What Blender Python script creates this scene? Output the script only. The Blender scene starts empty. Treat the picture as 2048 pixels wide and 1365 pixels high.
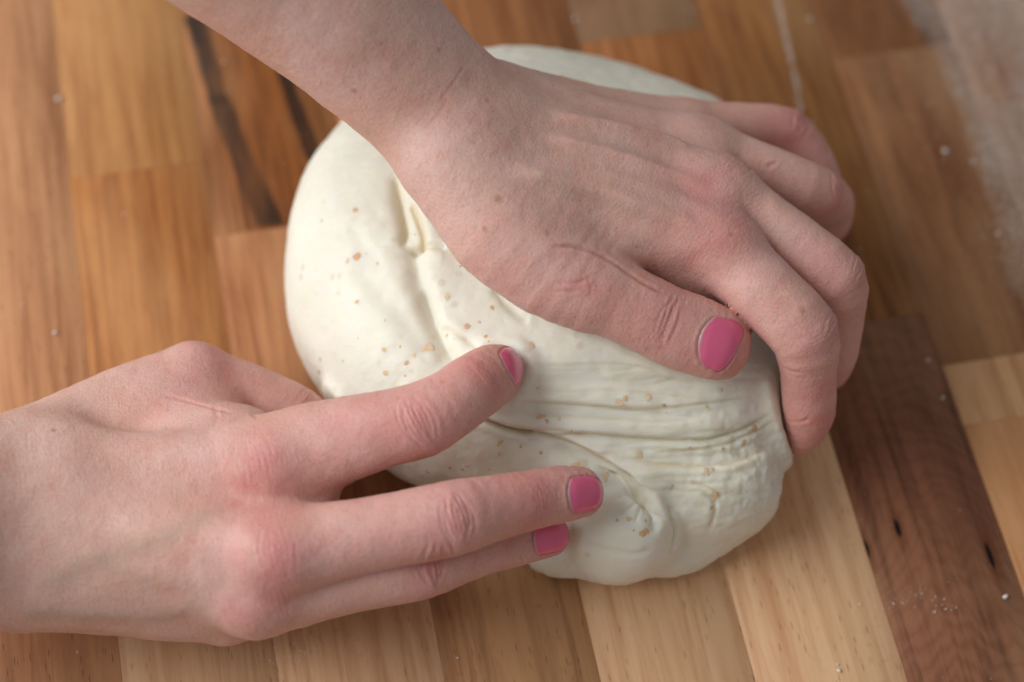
import bpy, math, random
import numpy as np
from mathutils import Matrix, Vector

random.seed(7)
RNG = np.random.default_rng(11)
scene = bpy.context.scene
CM = 0.01                       # everything below is laid out in centimetres; z = 0 is the worktop

# ------------------------------------------------------------------ camera
FPX, CX, CY = 3900.0, 1024.0, 682.5
_y = np.array([-1545., -6682., FPX]); _y /= np.linalg.norm(_y)
_x = np.array([29082., -4449., FPX]); _x -= _y * (_x @ _y); _x /= np.linalg.norm(_x)
_z = np.cross(_x, _y)
ROT = np.stack([_x, _y, _z], 0)                  # world <- camera (x right, y down, z forward)
CAM = -ROT @ np.array([0, 0, 60.0])
TOCAM = CAM / np.linalg.norm(CAM)

def P(u, v, h=0.0):
    """survey: the point at height h above the worktop seen at (u, v)"""
    d = ROT @ np.array([(u - CX) / FPX, (v - CY) / FPX, 1.0])
    return CAM + d * ((h - CAM[2]) / d[2])

def project(p):
    c = (p - CAM) @ ROT
    return CX + FPX * c[:, 0] / c[:, 2], CY + FPX * c[:, 1] / c[:, 2], c[:, 2]

cam_data = bpy.data.cameras.new("camera")
cam = bpy.data.objects.new("camera", cam_data)
scene.collection.objects.link(cam)
scene.camera = cam
m = Matrix.Identity(4)
for i in range(3):
    m[i][0] = ROT[i, 0]; m[i][1] = -ROT[i, 1]; m[i][2] = -ROT[i, 2]; m[i][3] = CAM[i] * CM
cam.matrix_world = m
cam_data.sensor_width = 36.0
cam_data.lens = 36.0 * FPX / 2048.0
cam_data.clip_start = 0.01
cam_data.clip_end = 50
cam_data.dof.use_dof = True
cam_data.dof.focus_distance = 0.530
cam_data.dof.aperture_fstop = 4.4
cam_data.dof.aperture_blades = 7

# ------------------------------------------------------------------ light
world = bpy.data.worlds.new("World"); scene.world = world
world.use_nodes = True
bg = world.node_tree.nodes["Background"]
bg.inputs[0].default_value = (0.98, 0.975, 0.985, 1)
bg.inputs[1].default_value = 0.27

def area(name, loc, target, size, size_y, power, col):
    ld = bpy.data.lights.new(name, 'AREA'); ld.shape = 'RECTANGLE'
    ld.size = size; ld.size_y = size_y; ld.energy = power; ld.color = col
    o = bpy.data.objects.new(name, ld); scene.collection.objects.link(o)
    o.location = loc
    o.rotation_euler = (Vector(target) - Vector(loc)).to_track_quat('-Z', 'Y').to_euler()
    return o
area("window_light", (-1.12, 0.20, 0.92), (0, 0, 0.03), 1.25, 1.05, 24.5, (0.95, 0.98, 1.0))

scene.cycles.use_adaptive_sampling = True
scene.cycles.adaptive_threshold = 0.03
scene.cycles.max_bounces = 6; scene.cycles.diffuse_bounces = 3; scene.cycles.glossy_bounces = 2; scene.cycles.transmission_bounces = 2
scene.cycles.caustics_reflective = False; scene.cycles.caustics_refractive = False
scene.view_settings.view_transform = 'Standard'
scene.view_settings.look = 'None'
scene.view_settings.exposure = 0.0
scene.view_settings.gamma = 1.0

# ------------------------------------------------------------------ helpers: objects
def link(name, me, parent=None, mat=None):
    o = bpy.data.objects.new(name, me); scene.collection.objects.link(o)
    if parent is not None: o.parent = parent
    if mat is not None and me is not None: me.materials.append(mat)
    return o

def tag(o, label=None, cat=None, group=None, kind=None):
    for k, v in (("label", label), ("category", cat), ("group", group), ("kind", kind)):
        if v: o[k] = v
    return o

def mesh_np(name, verts, faces, smooth=True):
    me = bpy.data.meshes.new(name)
    faces = np.asarray(faces, dtype=np.int32)
    nf, k = faces.shape
    me.vertices.add(len(verts)); me.vertices.foreach_set("co", (np.asarray(verts) * CM).astype(np.float32).ravel())
    me.loops.add(nf * k); me.loops.foreach_set("vertex_index", faces.ravel())
    me.polygons.add(nf)
    me.polygons.foreach_set("loop_start", np.arange(0, nf * k, k, dtype=np.int32))
    me.polygons.foreach_set("loop_total", np.full(nf, k, dtype=np.int32))
    if smooth: me.polygons.foreach_set("use_smooth", np.ones(nf, dtype=bool))
    me.update(calc_edges=True)
    return me

def add_attr(me, name, cols):
    a = me.color_attributes.new(name, 'FLOAT_COLOR', 'POINT')
    c = np.ones((len(cols), 4), dtype=np.float32); c[:, :cols.shape[1]] = cols
    a.data.foreach_set("color", c.ravel())

# ------------------------------------------------------------------ helpers: noise, fields
def vnoise(p, seed=0):
    """smooth value noise in -1..1"""
    i = np.floor(p).astype(np.int64); f = p - i; f = f * f * (3 - 2 * f)
    def hsh(a):
        n = a[:, 0] * 73856093 ^ a[:, 1] * 19349663 ^ a[:, 2] * 83492791 ^ (seed * 2654435761 & 0xffffff)
        n = (n ^ (n >> 13)) * 1274126177 & 0x7fffffff
        n = (n ^ (n >> 16)) & 0xffff
        return n / 32767.5 - 1.0
    out = 0
    for dx in (0, 1):
        for dy in (0, 1):
            for dz in (0, 1):
                w = (f[:, 0] if dx else 1 - f[:, 0]) * (f[:, 1] if dy else 1 - f[:, 1]) * (f[:, 2] if dz else 1 - f[:, 2])
                out = out + w * hsh(i + np.array([dx, dy, dz]))
    return out

def smin(a, b, k):
    h = np.maximum(k - np.abs(a - b), 0) / k
    return np.minimum(a, b) - h * h * k * 0.25
def smax(a, b, k): return -smin(-a, -b, k)
def sstep(a, b, x):
    t = np.clip((x - a) / (b - a), 0, 1); return t * t * (3 - 2 * t)

class Tube:
    """elliptical tube through stations (position, half width, half thickness, dorsal direction)"""
    def __init__(self, st, sub=3):
        pos = np.array([s[0] for s in st], float); w = np.array([s[1] for s in st]); t = np.array([s[2] for s in st])
        n = np.array([s[3] for s in st], float)
        A = np.column_stack([pos, w, t, n])
        out = []
        for i in range(len(A) - 1):
            p1, p2 = A[i], A[i + 1]
            p0 = A[i - 1] if i > 0 else 2 * p1 - p2
            p3 = A[i + 2] if i + 2 < len(A) else 2 * p2 - p1
            for s in range(sub):
                x = s / sub
                q = 0.5 * ((2 * p1) + (-p0 + p2) * x + (2 * p0 - 5 * p1 + 4 * p2 - p3) * x * x + (-p0 + 3 * p1 - 3 * p2 + p3) * x ** 3)
                out.append(0.75 * q + 0.25 * (p1 * (1 - x) + p2 * x))
        out.append(A[-1])
        out = np.array(out)
        self.p = out[:, :3]; self.w = out[:, 3]; self.t = out[:, 4]
        self.n = out[:, 5:8] / np.linalg.norm(out[:, 5:8], axis=1, keepdims=True)
        r = max(self.w.max(), self.t.max())
        self.lo = self.p.min(0) - r; self.hi = self.p.max(0) + r
    def frame(self, i):
        j = min(i, len(self.p) - 2)
        a = self.p[j + 1] - self.p[j]; a = a / np.linalg.norm(a)
        n = self.n[i] - a * (self.n[i] @ a); n /= np.linalg.norm(n)
        return a, n, np.cross(a, n)
    def __call__(self, X):
        g = np.maximum(np.maximum(self.lo - X, X - self.hi), 0)
        box = np.sqrt((g * g).sum(1))
        d = box + 0.5
        near = box < 1.2
        if near.any():
            Y = X[near]; best = np.full(len(Y), 1e9)
            for i in range(len(self.p) - 1):
                a, b = self.p[i], self.p[i + 1]
                ab = b - a; L2 = ab @ ab; L = math.sqrt(L2)
                v = Y - a
                s = v @ ab / L2; sc = np.clip(s, 0, 1)
                ax = ab / L
                nn = 0.5 * (self.n[i] + self.n[i + 1]); nn = nn - ax * (nn @ ax); nn /= np.linalg.norm(nn)
                ll = np.cross(ax, nn)
                w = self.w[i] + (self.w[i + 1] - self.w[i]) * sc; t = self.t[i] + (self.t[i + 1] - self.t[i]) * sc
                xl = v @ ll; yn = v @ nn; za = (s - sc) * L
                rc = np.minimum(w, t)
                e1 = xl / w; e2 = yn / t; e3 = za / rc
                k0 = np.sqrt(e1 * e1 + e2 * e2 + e3 * e3) + 1e-9
                k1 = np.sqrt((e1 / w) ** 2 + (e2 / t) ** 2 + (e3 / rc) ** 2) + 1e-9
                best = np.minimum(best, np.where(k0 < 0.5, (k0 - 1) * rc, k0 * (k0 - 1) / k1))
            d[near] = best
        return d

class Ell:
    """ellipsoid: centre, semi axes along given directions"""
    def __init__(self, c, r, ax=None, nn=None):
        self.c = np.array(c, float); self.r = np.array(r, float)
        if ax is None: self.M = np.eye(3)
        else:
            a = np.array(ax, float); a /= np.linalg.norm(a)
            n = np.array(nn, float); n -= a * (n @ a); n /= np.linalg.norm(n)
            self.M = np.stack([a, np.cross(n, a), n])
    def __call__(self, X):
        far = np.sqrt(((X - self.c) ** 2).sum(1)) - self.r.max()
        d = far + 0.0; near = far < 1.2
        if near.any(): d[near] = self.exact(X[near])
        return d
    def exact(self, X):
        q = (X - self.c) @ self.M.T
        e = q / self.r
        k0 = np.sqrt((e * e).sum(1)) + 1e-9; k1 = np.sqrt(((e / self.r) ** 2).sum(1)) + 1e-9
        return np.where(k0 < 0.5, (k0 - 1) * self.r.min(), k0 * (k0 - 1) / k1)

def chunked(f, X, n=120000):
    return np.concatenate([f(X[i:i + n]) for i in range(0, len(X), n)]) if len(X) else np.zeros(0)

def gradient(f, X, e=0.02):
    g = np.zeros_like(X)
    for s in ((1, -1, -1), (-1, -1, 1), (-1, 1, -1), (1, 1, 1)):
        s = np.array(s, float); g += s * chunked(f, X + s * e)[:, None]
    return g / (4 * e)

def surface_nets(f, lo, hi, h):
    lo = np.array(lo, float); hi = np.array(hi, float)
    c = 4
    N = np.ceil((hi - lo) / (h * c)).astype(int) * c + 1
    # coarse pass to find the band
    nc = (N - 1) // c + 1
    gc = np.stack(np.meshgrid(*[np.arange(k) * h * c for k in nc], indexing='ij'), -1).reshape(-1, 3) + lo
    vc = chunked(f, gc).reshape(nc)
    V = vc
    for ax in range(3):                                   # linear upsample
        k = V.shape[ax]; x = np.arange((k - 1) * c + 1) / c; i = np.minimum(np.floor(x).astype(int), k - 2); t = x - i
        sh = [1, 1, 1]; sh[ax] = -1; t = t.reshape(sh)
        V = np.take(V, i, ax) * (1 - t) + np.take(V, i + 1, ax) * t
    band = np.abs(V) < h * c * 1.6
    idx = np.argwhere(band)
    V[band] = chunked(f, idx * h + lo)
    S = V < 0
    n = np.array(V.shape)
    inside = np.zeros(n - 1, np.int8)
    for d in np.ndindex(2, 2, 2):
        inside += S[d[0]:n[0] - 1 + d[0], d[1]:n[1] - 1 + d[1], d[2]:n[2] - 1 + d[2]]
    act = (inside > 0) & (inside < 8)
    ids = np.argwhere(act)
    num = np.full(n - 1, -1, np.int64); num[act] = np.arange(len(ids))
    acc = np.zeros((len(ids), 3)); cnt = np.zeros(len(ids))
    for ax in range(3):
        o1, o2 = [a for a in range(3) if a != ax]
        for p in (0, 1):
            for q in (0, 1):
                a = ids.copy(); a[:, o1] += p; a[:, o2] += q
                b = a.copy(); b[:, ax] += 1
                va = V[tuple(a.T)]; vb = V[tuple(b.T)]
                cr = (va < 0) != (vb < 0)
                t = np.where(cr, va / np.where(cr, va - vb, 1), 0)
                pt = a.astype(float); pt[:, ax] += t
                acc += np.where(cr[:, None], pt, 0); cnt += cr
    verts = acc / cnt[:, None] * h + lo
    faces = []
    for ax in range(3):
        o1, o2 = (ax + 1) % 3, (ax + 2) % 3
        sl0 = [slice(None)] * 3; sl1 = [slice(None)] * 3
        sl0[ax] = slice(0, -1); sl1[ax] = slice(1, None)
        s0 = S[tuple(sl0)]; s1 = S[tuple(sl1)]
        e = np.argwhere(s0 != s1)
        e = e[(e[:, o1] > 0) & (e[:, o2] > 0) & (e[:, o1] < n[o1] - 1) & (e[:, o2] < n[o2] - 1)]
        flip = S[tuple(e.T)]
        q = []
        for (p, r) in ((1, 1), (0, 1), (0, 0), (1, 0)):
            k = e.copy(); k[:, o1] -= p; k[:, o2] -= r
            q.append(num[tuple(k.T)])
        q = np.stack(q, 1)
        q[~flip] = q[~flip][:, ::-1]
        faces.append(q)
    return verts, np.concatenate(faces)

def subdivide(v, q):
    n = len(v)
    e = np.stack([q, np.roll(q, -1, 1)], -1).reshape(-1, 2); e.sort(axis=1)
    key = e[:, 0] * n + e[:, 1]
    uk, inv = np.unique(key, return_inverse=True)
    ev = 0.5 * (v[uk // n] + v[uk % n]); fv = v[q].mean(1)
    em = inv.reshape(-1, 4) + n; fc = np.arange(len(q)) + n + len(uk)
    nv = np.concatenate([v, ev, fv])
    nq = np.concatenate([np.stack([q[:, k], em[:, k], fc, em[:, (k + 3) % 4]], 1) for k in range(4)])
    return nv, nq

def solid_surface(f, lo, hi, h, sub=1, it=2):
    v, q = surface_nets(f, lo, hi, h)
    for _ in range(sub): v, q = subdivide(v, q)
    for k in range(it):
        v = v - vertex_normals(v, q) * np.clip(chunked(f, v), -0.1, 0.1)[:, None]
    return v, q, vertex_normals(v, q)

def vertex_normals(v, q):
    n = np.cross(v[q[:, 2]] - v[q[:, 0]], v[q[:, 3]] - v[q[:, 1]])
    out = np.zeros_like(v)
    for k in range(4):
        for c in range(3): out[:, c] += np.bincount(q[:, k], n[:, c], len(v))
    return out / (np.linalg.norm(out, axis=1, keepdims=True) + 1e-12)

class Locator:
    """finds the point of a finished surface that is seen at (u, v)"""
    def __init__(self, v, n):
        front = ((CAM - v) * n).sum(1) > 0
        self.i = np.where(front)[0]; self.v = v
        self.u, self.w, self.d = project(v[self.i])
        self.c = ((self.u + 4000) // 12).astype(np.int64) * 100000 + ((self.w + 4000) // 12).astype(np.int64)
        self.o = np.argsort(self.c, kind='stable'); self.cs = self.c[self.o]
    def index(self, u, v, reach=9, pull=0.004):
        cu, cv = int((u + 4000) // 12), int((v + 4000) // 12); got = []
        for a in (-1, 0, 1):
            lo_ = np.searchsorted(self.cs, (cu + a) * 100000 + cv - 1); hi_ = np.searchsorted(self.cs, (cu + a) * 100000 + cv + 1, 'right')
            got.append(self.o[lo_:hi_])
        k = np.concatenate(got); r = np.hypot(self.u[k] - u, self.w[k] - v)
        if len(k) and r.min() < reach: k = k[r < reach]
        else:
            r = np.hypot(self.u - u, self.w - v); k = np.where(r < r.min() + 3)[0]
        r = np.hypot(self.u[k] - u, self.w[k] - v); j = np.argmin(self.d[k] + r * pull)
        return self.i[k[j]], r[j]
    def __call__(self, u, v): return self.v[self.index(u, v)[0]]
    def line(self, pts, step=14):
        out = []
        for (a, b) in zip(pts[:-1], pts[1:]):
            m_ = max(1, int(math.hypot(b[0] - a[0], b[1] - a[1]) / step))
            for s in range(m_): out.append(self(a[0] + (b[0] - a[0]) * s / m_, a[1] + (b[1] - a[1]) * s / m_))
        out.append(self(*pts[-1]))
        out = np.array(out)
        for _ in range(2):
            if len(out) > 2: out[1:-1] = 0.25 * out[:-2] + 0.5 * out[1:-1] + 0.25 * out[2:]
        return out

def poly_dist(X, L, reach):
    """distance to a polyline, position along it 0..1 and signed side; only computed within reach"""
    d = np.full(len(X), 1e3); s = np.zeros(len(X))
    k = np.where(((X > L.min(0) - reach) & (X < L.max(0) + reach)).all(1))[0]
    Y = X[k]; bd = np.full(len(Y), 1e3); bs = np.zeros(len(Y))
    m_ = len(L) - 1
    for i in range(m_):
        ab = L[i + 1] - L[i]; t = np.clip((Y - L[i]) @ ab / (ab @ ab + 1e-12), 0, 1)
        r = np.linalg.norm(Y - L[i] - t[:, None] * ab, axis=1)
        b = r < bd; bd[b] = r[b]; bs[b] = (i + t[b]) / m_
    d[k] = bd; s[k] = bs
    return d, s

# ------------------------------------------------------------------ materials
def srgb(r, g, b):
    return tuple(((c / 255) / 12.92 if c / 255 <= 0.04045 else ((c / 255 + 0.055) / 1.055) ** 2.4) for c in (r, g, b))

class N:
    def __init__(self, name):
        self.m = bpy.data.materials.new(name); self.m.use_nodes = True
        self.t = self.m.node_tree; self.b = self.t.nodes["Principled BSDF"]
    def n(self, typ, **kw):
        o = self.t.nodes.new(typ)
        for k, v in kw.items(): setattr(o, k, v)
        return o
    def put(self, sock, v):
        if isinstance(v, bpy.types.NodeSocket): self.t.links.new(v, sock)
        else: sock.default_value = v
    def math(self, op, a, b=0.0, c=None, clamp=False):
        o = self.n('ShaderNodeMath', operation=op, use_clamp=clamp)
        self.put(o.inputs[0], a); self.put(o.inputs[1], b)
        if c is not None: self.put(o.inputs[2], c)
        return o.outputs[0]
    def mix(self, f, a, b, mode='MIX'):
        o = self.n('ShaderNodeMix', data_type='RGBA', blend_type=mode, clamp_factor=True)
        self.put(o.inputs[0], f)
        for s, v in ((6, a), (7, b)):
            self.put(o.inputs[s], v if isinstance(v, bpy.types.NodeSocket) else (v[0], v[1], v[2], 1))
        return o.outputs[2]
    def ramp(self, v, lo, hi, a=0.0, b=1.0):
        o = self.n('ShaderNodeMapRange', interpolation_type='SMOOTHSTEP')
        self.put(o.inputs[0], v); o.inputs[1].default_value = lo; o.inputs[2].default_value = hi
        o.inputs[3].default_value = a; o.inputs[4].default_value = b
        return o.outputs[0]
    def coords(self, scale=(1, 1, 1), src='Object', loc=None):
        c = self.n('ShaderNodeTexCoord'); mp = self.n('ShaderNodeMapping')
        self.t.links.new(c.outputs[src], mp.inputs[0]); mp.inputs['Scale'].default_value = scale
        if loc is not None: self.put(mp.inputs['Location'], loc)
        return mp.outputs[0]
    def noise(self, vec, scale, detail=3, rough=0.5, dist=0.0):
        o = self.n('ShaderNodeTexNoise'); self.put(o.inputs['Vector'], vec)
        o.inputs['Scale'].default_value = scale; o.inputs['Detail'].default_value = detail
        o.inputs['Roughness'].default_value = rough; o.inputs['Distortion'].default_value = dist
        return o.outputs[0]
    def voronoi(self, vec, scale, feature='F1', rnd=1.0):
        o = self.n('ShaderNodeTexVoronoi', feature=feature); self.put(o.inputs['Vector'], vec)
        o.inputs['Scale'].default_value = scale; o.inputs['Randomness'].default_value = rnd
        return o
    def bump(self, h, strength, dist, prev=None):
        o = self.n('ShaderNodeBump'); self.put(o.inputs['Height'], h)
        o.inputs['Strength'].default_value = strength; o.inputs['Distance'].default_value = dist
        if prev is not None: self.t.links.new(prev, o.inputs['Normal'])
        return o.outputs[0]
    def out(self, **kw):
        for k, v in kw.items(): self.put(self.b.inputs[k.replace('_', ' ')], v if isinstance(v, bpy.types.NodeSocket) or not isinstance(v, tuple) or len(v) != 3 or k == 'Subsurface_Radius' else (*v, 1))
        return self.m

def skin_material():
    k = N("skin")
    at = k.n('ShaderNodeAttribute', attribute_name='tint')
    sp = k.n('ShaderNodeSeparateColor'); k.t.links.new(at.outputs['Color'], sp.inputs[0])
    red, vein, fre = sp.outputs
    o = k.coords()
    base = k.mix(k.ramp(k.noise(o, 45, 4, 0.6), 0.3, 0.7), srgb(218, 175, 157), srgb(225, 187, 174))
    base = k.mix(k.ramp(k.noise(o, 110, 3, 0.6), 0.50, 0.72, 0.0, 0.35), base, srgb(212, 150, 136))
    base = k.mix(k.ramp(k.noise(o, 1300, 2, 0.6), 0.40, 0.70, 0.0, 0.20), base, srgb(176, 112, 100))
    base = k.mix(k.math('MULTIPLY', red, 0.62), base, srgb(204, 112, 112))
    base = k.mix(k.math('MULTIPLY', vein, 0.5), base, srgb(158, 142, 122))
    base = k.mix(fre, base, srgb(160, 98, 68))
    # fine skin relief: cells and crossing lines
    fl = k.n('ShaderNodeAttribute', attribute_name='flow').outputs['Vector']
    fm = k.n('ShaderNodeMapping'); k.t.links.new(fl, fm.inputs[0]); fm.inputs['Scale'].default_value = (17.0, 2.4, 2.4)
    lines = k.noise(fm.outputs[0], 1.0, 2, 0.6, 0.6)
    h = k.math('ADD', k.math('MULTIPLY', lines, 0.8), k.voronoi(o, 1250).outputs['Distance'])
    b = k.bump(h, 0.36, 0.00022)
    base = k.mix(k.ramp(lines, 0.44, 0.25, 0.0, 0.22), base, srgb(150, 96, 82))
    rg = k.ramp(k.noise(o, 160, 3, 0.5), 0.3, 0.7, 0.46, 0.60)
    return k.out(Base_Color=base, Roughness=rg, Normal=b, Subsurface_Weight=0.32, Subsurface_Radius=(1.0, 0.34, 0.18),
                 Subsurface_Scale=0.0022, Specular_IOR_Level=0.42)

def nail_material():
    k = N("nail_polish")
    at = k.n('ShaderNodeAttribute', attribute_name='nail')
    sp = k.n('ShaderNodeSeparateColor'); k.t.links.new(at.outputs['Color'], sp.inputs[0])
    o = k.coords()
    edge = k.math('ADD', sp.outputs[0], k.math('MULTIPLY', k.math('SUBTRACT', k.noise(o, 500, 3), 0.5), 0.10))
    bare = k.ramp(edge, 0.03, 0.08, 0.8, 0.0)
    pink = k.mix(k.noise(o, 260, 3), srgb(226, 88, 130), srgb(236, 108, 148))
    chip = k.ramp(edge, 0.95, 0.99, 0.0, 0.55)
    c = k.mix(bare, pink, srgb(196, 160, 156)); c = k.mix(chip, c, srgb(224, 150, 170))
    b = k.bump(k.noise(k.coords((1, 1, 1)), 350, 2), 0.12, 0.0002)
    return k.out(Base_Color=c, Roughness=0.30, Normal=b, Specular_IOR_Level=0.5, Coat_Weight=0.6, Coat_Roughness=0.15)

def dough_material():
    k = N("wheat_dough")
    o = k.coords()
    base = k.mix(k.ramp(k.noise(o, 35, 4, 0.6), 0.3, 0.7), srgb(230, 226, 208), srgb(237, 234, 220))
    v = k.voronoi(o, 190); 
    pale = k.math('MULTIPLY', k.ramp(v.outputs['Distance'], 0.10, 0.32, 1.0, 0.0), k.ramp(k.noise(o, 70, 2), 0.52, 0.62))
    base = k.mix(k.math('MULTIPLY', pale, 0.4), base, srgb(206, 184, 166))
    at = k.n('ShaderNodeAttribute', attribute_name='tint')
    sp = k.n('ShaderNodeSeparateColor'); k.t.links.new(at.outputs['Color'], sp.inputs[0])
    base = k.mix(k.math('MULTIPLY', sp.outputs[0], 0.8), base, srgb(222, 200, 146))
    h = k.math('ADD', k.noise(o, 300, 5, 0.65), k.math('MULTIPLY', k.noise(k.coords((0.16, 1, 0.8)), 620, 4, 0.6, 0.5), 1.0))
    b = k.bump(h, 0.30, 0.0006)
    return k.out(Base_Color=base, Roughness=0.5, Normal=b, Subsurface_Weight=0.7, Subsurface_Radius=(1.0, 0.78, 0.45),
                 Subsurface_Scale=0.0034, Specular_IOR_Level=0.35)

def bran_material():
    k = N("bran")
    o = k.coords(); rnd = k.n('ShaderNodeObjectInfo').outputs['Random']
    c = k.mix(rnd, srgb(208, 160, 106), srgb(228, 204, 168))
    c = k.mix(k.ramp(k.noise(k.coords(src='Generated'), 2.5, 3, 0.7), 0.35, 0.65), c, k.mix(0.5, c, srgb(240, 224, 190)))
    return k.out(Base_Color=c, Roughness=0.55, Specular_IOR_Level=0.35)

def wood_material(name, fleck=0.0, rings=0.0, knots=None, stripes=None):
    k = N(name)
    tone = k.n('ShaderNodeAttribute', attribute_type='OBJECT', attribute_name='tone').outputs['Color']
    dark = k.n('ShaderNodeAttribute', attribute_type='OBJECT', attribute_name='dark').outputs['Color']
    info = k.n('ShaderNodeObjectInfo')
    off = k.n('ShaderNodeCombineXYZ')
    for s, mlt in zip(off.inputs, (3.1, 7.7, 5.3)): k.put(s, k.math('MULTIPLY', info.outputs['Random'], mlt))
    g = k.coords((1, 0.045, 1), loc=off.outputs[0])
    g2 = k.coords((1, 0.16, 1), loc=off.outputs[0])
    g3 = k.coords((1, 0.35, 1), loc=off.outputs[0])
    a = k.noise(g, 300, 6, 0.7, 0.4)
    c = k.mix(k.ramp(a, 0.38, 0.70, 0.0, 0.95), tone, dark)
    a2 = k.noise(g2, 60, 4, 0.6, 0.8)
    c = k.mix(k.ramp(a2, 0.45, 0.72, 0.0, 0.5), c, dark)
    c = k.mix(k.ramp(k.noise(g3, 26, 3, 0.55), 0.4, 0.68, 0.0, 0.4), c, k.mix(0.5, tone, srgb(236, 190, 140)))
    hgt = a
    if rings:                                                     # cathedral growth rings
        q3 = k.n('ShaderNodeSeparateXYZ'); k.put(q3.inputs[0], k.n('ShaderNodeTexCoord').outputs['Object'])
        xx = k.math('SUBTRACT', q3.outputs[0], -0.002)
        f3 = k.math('ADD', q3.outputs[1], k.math('MULTIPLY', k.math('MULTIPLY', xx, xx), 30.0))
        f3 = k.math('ADD', f3, k.math('MULTIPLY', k.noise(k.coords((1, 0.5, 1)), 40, 3, 0.55, 0.8), 0.045))
        wv = k.math('SINE', k.math('MULTIPLY', f3, 1050.0))
        fine = k.ramp(k.noise(k.coords((1, 0.7, 1)), 22, 2), 0.35, 0.62, 0.15, 1.0)
        c = k.mix(k.math('MULTIPLY', k.math('MULTIPLY', k.ramp(wv, -0.2, 1.0), fine), rings), c, k.mix(0.45, dark, srgb(196, 142, 112)))
        c = k.mix(k.math('MULTIPLY', k.ramp(wv, -0.4, -1.0), 0.16), c, dark)
    if fleck:
        f = k.voronoi(k.coords((1, 0.11, 1), loc=off.outputs[0]), 1150)
        msk = k.ramp(f.outputs['Distance'], 0.09, 0.24, 1.0, 0.0)
        sel = k.n('ShaderNodeSeparateColor'); k.t.links.new(f.outputs['Color'], sel.inputs[0])
        msk = k.math('MULTIPLY', msk, k.ramp(sel.outputs[0], 0.2, 0.7))
        c = k.mix(k.math('MULTIPLY', msk, fleck), c, k.mix(0.7, dark, srgb(104, 54, 30)))
        hgt = k.math('SUBTRACT', hgt, k.math('MULTIPLY', msk, 0.5))
    if fleck > 0.5:
        r2 = k.voronoi(k.coords((0.55, 0.8, 1), loc=off.outputs[0]), 330)
        m2 = k.math('MULTIPLY', k.ramp(r2.outputs['Distance'], 0.10, 0.24, 1.0, 0.0), k.ramp(k.noise(g3, 40, 2), 0.48, 0.62))
        c = k.mix(k.math('MULTIPLY', m2, 0.35), c, dark)
    pos = k.n('ShaderNodeTexCoord').outputs['Object']
    sx = k.n('ShaderNodeSeparateXYZ'); k.t.links.new(pos, sx.inputs[0])
    wob = k.math('MULTIPLY', k.math('SUBTRACT', k.noise(k.coords((1, 0.3, 1)), 70, 3), 0.5), 0.008)
    for (kx, ky, rx, ry) in (knots or []):
        dx = k.math('DIVIDE', k.math('SUBTRACT', sx.outputs[0], kx), rx)
        dy = k.math('DIVIDE', k.math('SUBTRACT', sx.outputs[1], ky), ry)
        r = k.math('SQRT', k.math('ADD', k.math('MULTIPLY', dx, dx), k.math('MULTIPLY', dy, dy)))
        r = k.math('ADD', r, k.math('MULTIPLY', wob, 60))
        c = k.mix(k.ramp(r, 0.8, 3.4, 0.55, 0.0), c, srgb(96, 44, 20))
        c = k.mix(k.ramp(r, 0.6, 1.15, 1.0, 0.0), c, srgb(26, 20, 18))
    for (x0, y0, x1, y1, wd, stg) in (stripes or []):
        t = k.math('DIVIDE', k.math('SUBTRACT', sx.outputs[1], y0), y1 - y0)
        cx = k.math('ADD', k.math('MULTIPLY_ADD', t, x1 - x0, x0), wob)
        d = k.math('ABSOLUTE', k.math('SUBTRACT', sx.outputs[0], cx))
        msk = k.math('MULTIPLY', k.ramp(d, wd * 0.55, wd * 1.0, 1.0, 0.0), k.ramp(k.math('ABSOLUTE', k.math('SUBTRACT', t, 0.5)), 0.47, 0.56, 1.0, 0.0))
        msk = k.math('MULTIPLY', msk, k.ramp(k.noise(g2, 90, 3), 0.25, 0.6, 0.5, 1.0))
        c = k.mix(k.math('MULTIPLY', msk, stg), c, srgb(58, 40, 30))
    b = k.bump(hgt, 0.25, 0.0004)
    rg = k.ramp(a2, 0.3, 0.7, 0.5, 0.65)
    return k.out(Base_Color=c, Roughness=rg, Normal=b, Specular_IOR_Level=0.14)

def flour_material():
    k = N("flour")
    return k.out(Base_Color=srgb(226, 220, 212), Roughness=0.9, Specular_IOR_Level=0.1)

SKIN, NAIL, DOUGH, BRAN, FLOUR = skin_material(), nail_material(), dough_material(), bran_material(), flour_material()

# ------------------------------------------------------------------ worktop of glued staves
top = bpy.data.objects.new("worktop", None); scene.collection.objects.link(top)
tag(top, "butcher block worktop of light and dark wooden staves", None, None, "structure")
core_v = np.array([(x, y, z) for z in (-4.4, -3.2) for x, y in ((-26, -24), (30, -24), (30, 32), (-26, 32))], float)
core_f = [(3, 2, 1, 0), (4, 5, 6, 7), (0, 1, 5, 4), (1, 2, 6, 5), (2, 3, 7, 6), (3, 0, 4, 7)]
W_PLAIN = wood_material("beech_plain", fleck=0.35)
W_FLECK = wood_material("beech_flecked", fleck=0.75)
core = link("underside_board", mesh_np("underside_board", core_v, core_f, False), top, W_PLAIN)
core["tone"] = srgb(170, 120, 80); core["dark"] = srgb(140, 90, 55)

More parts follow.
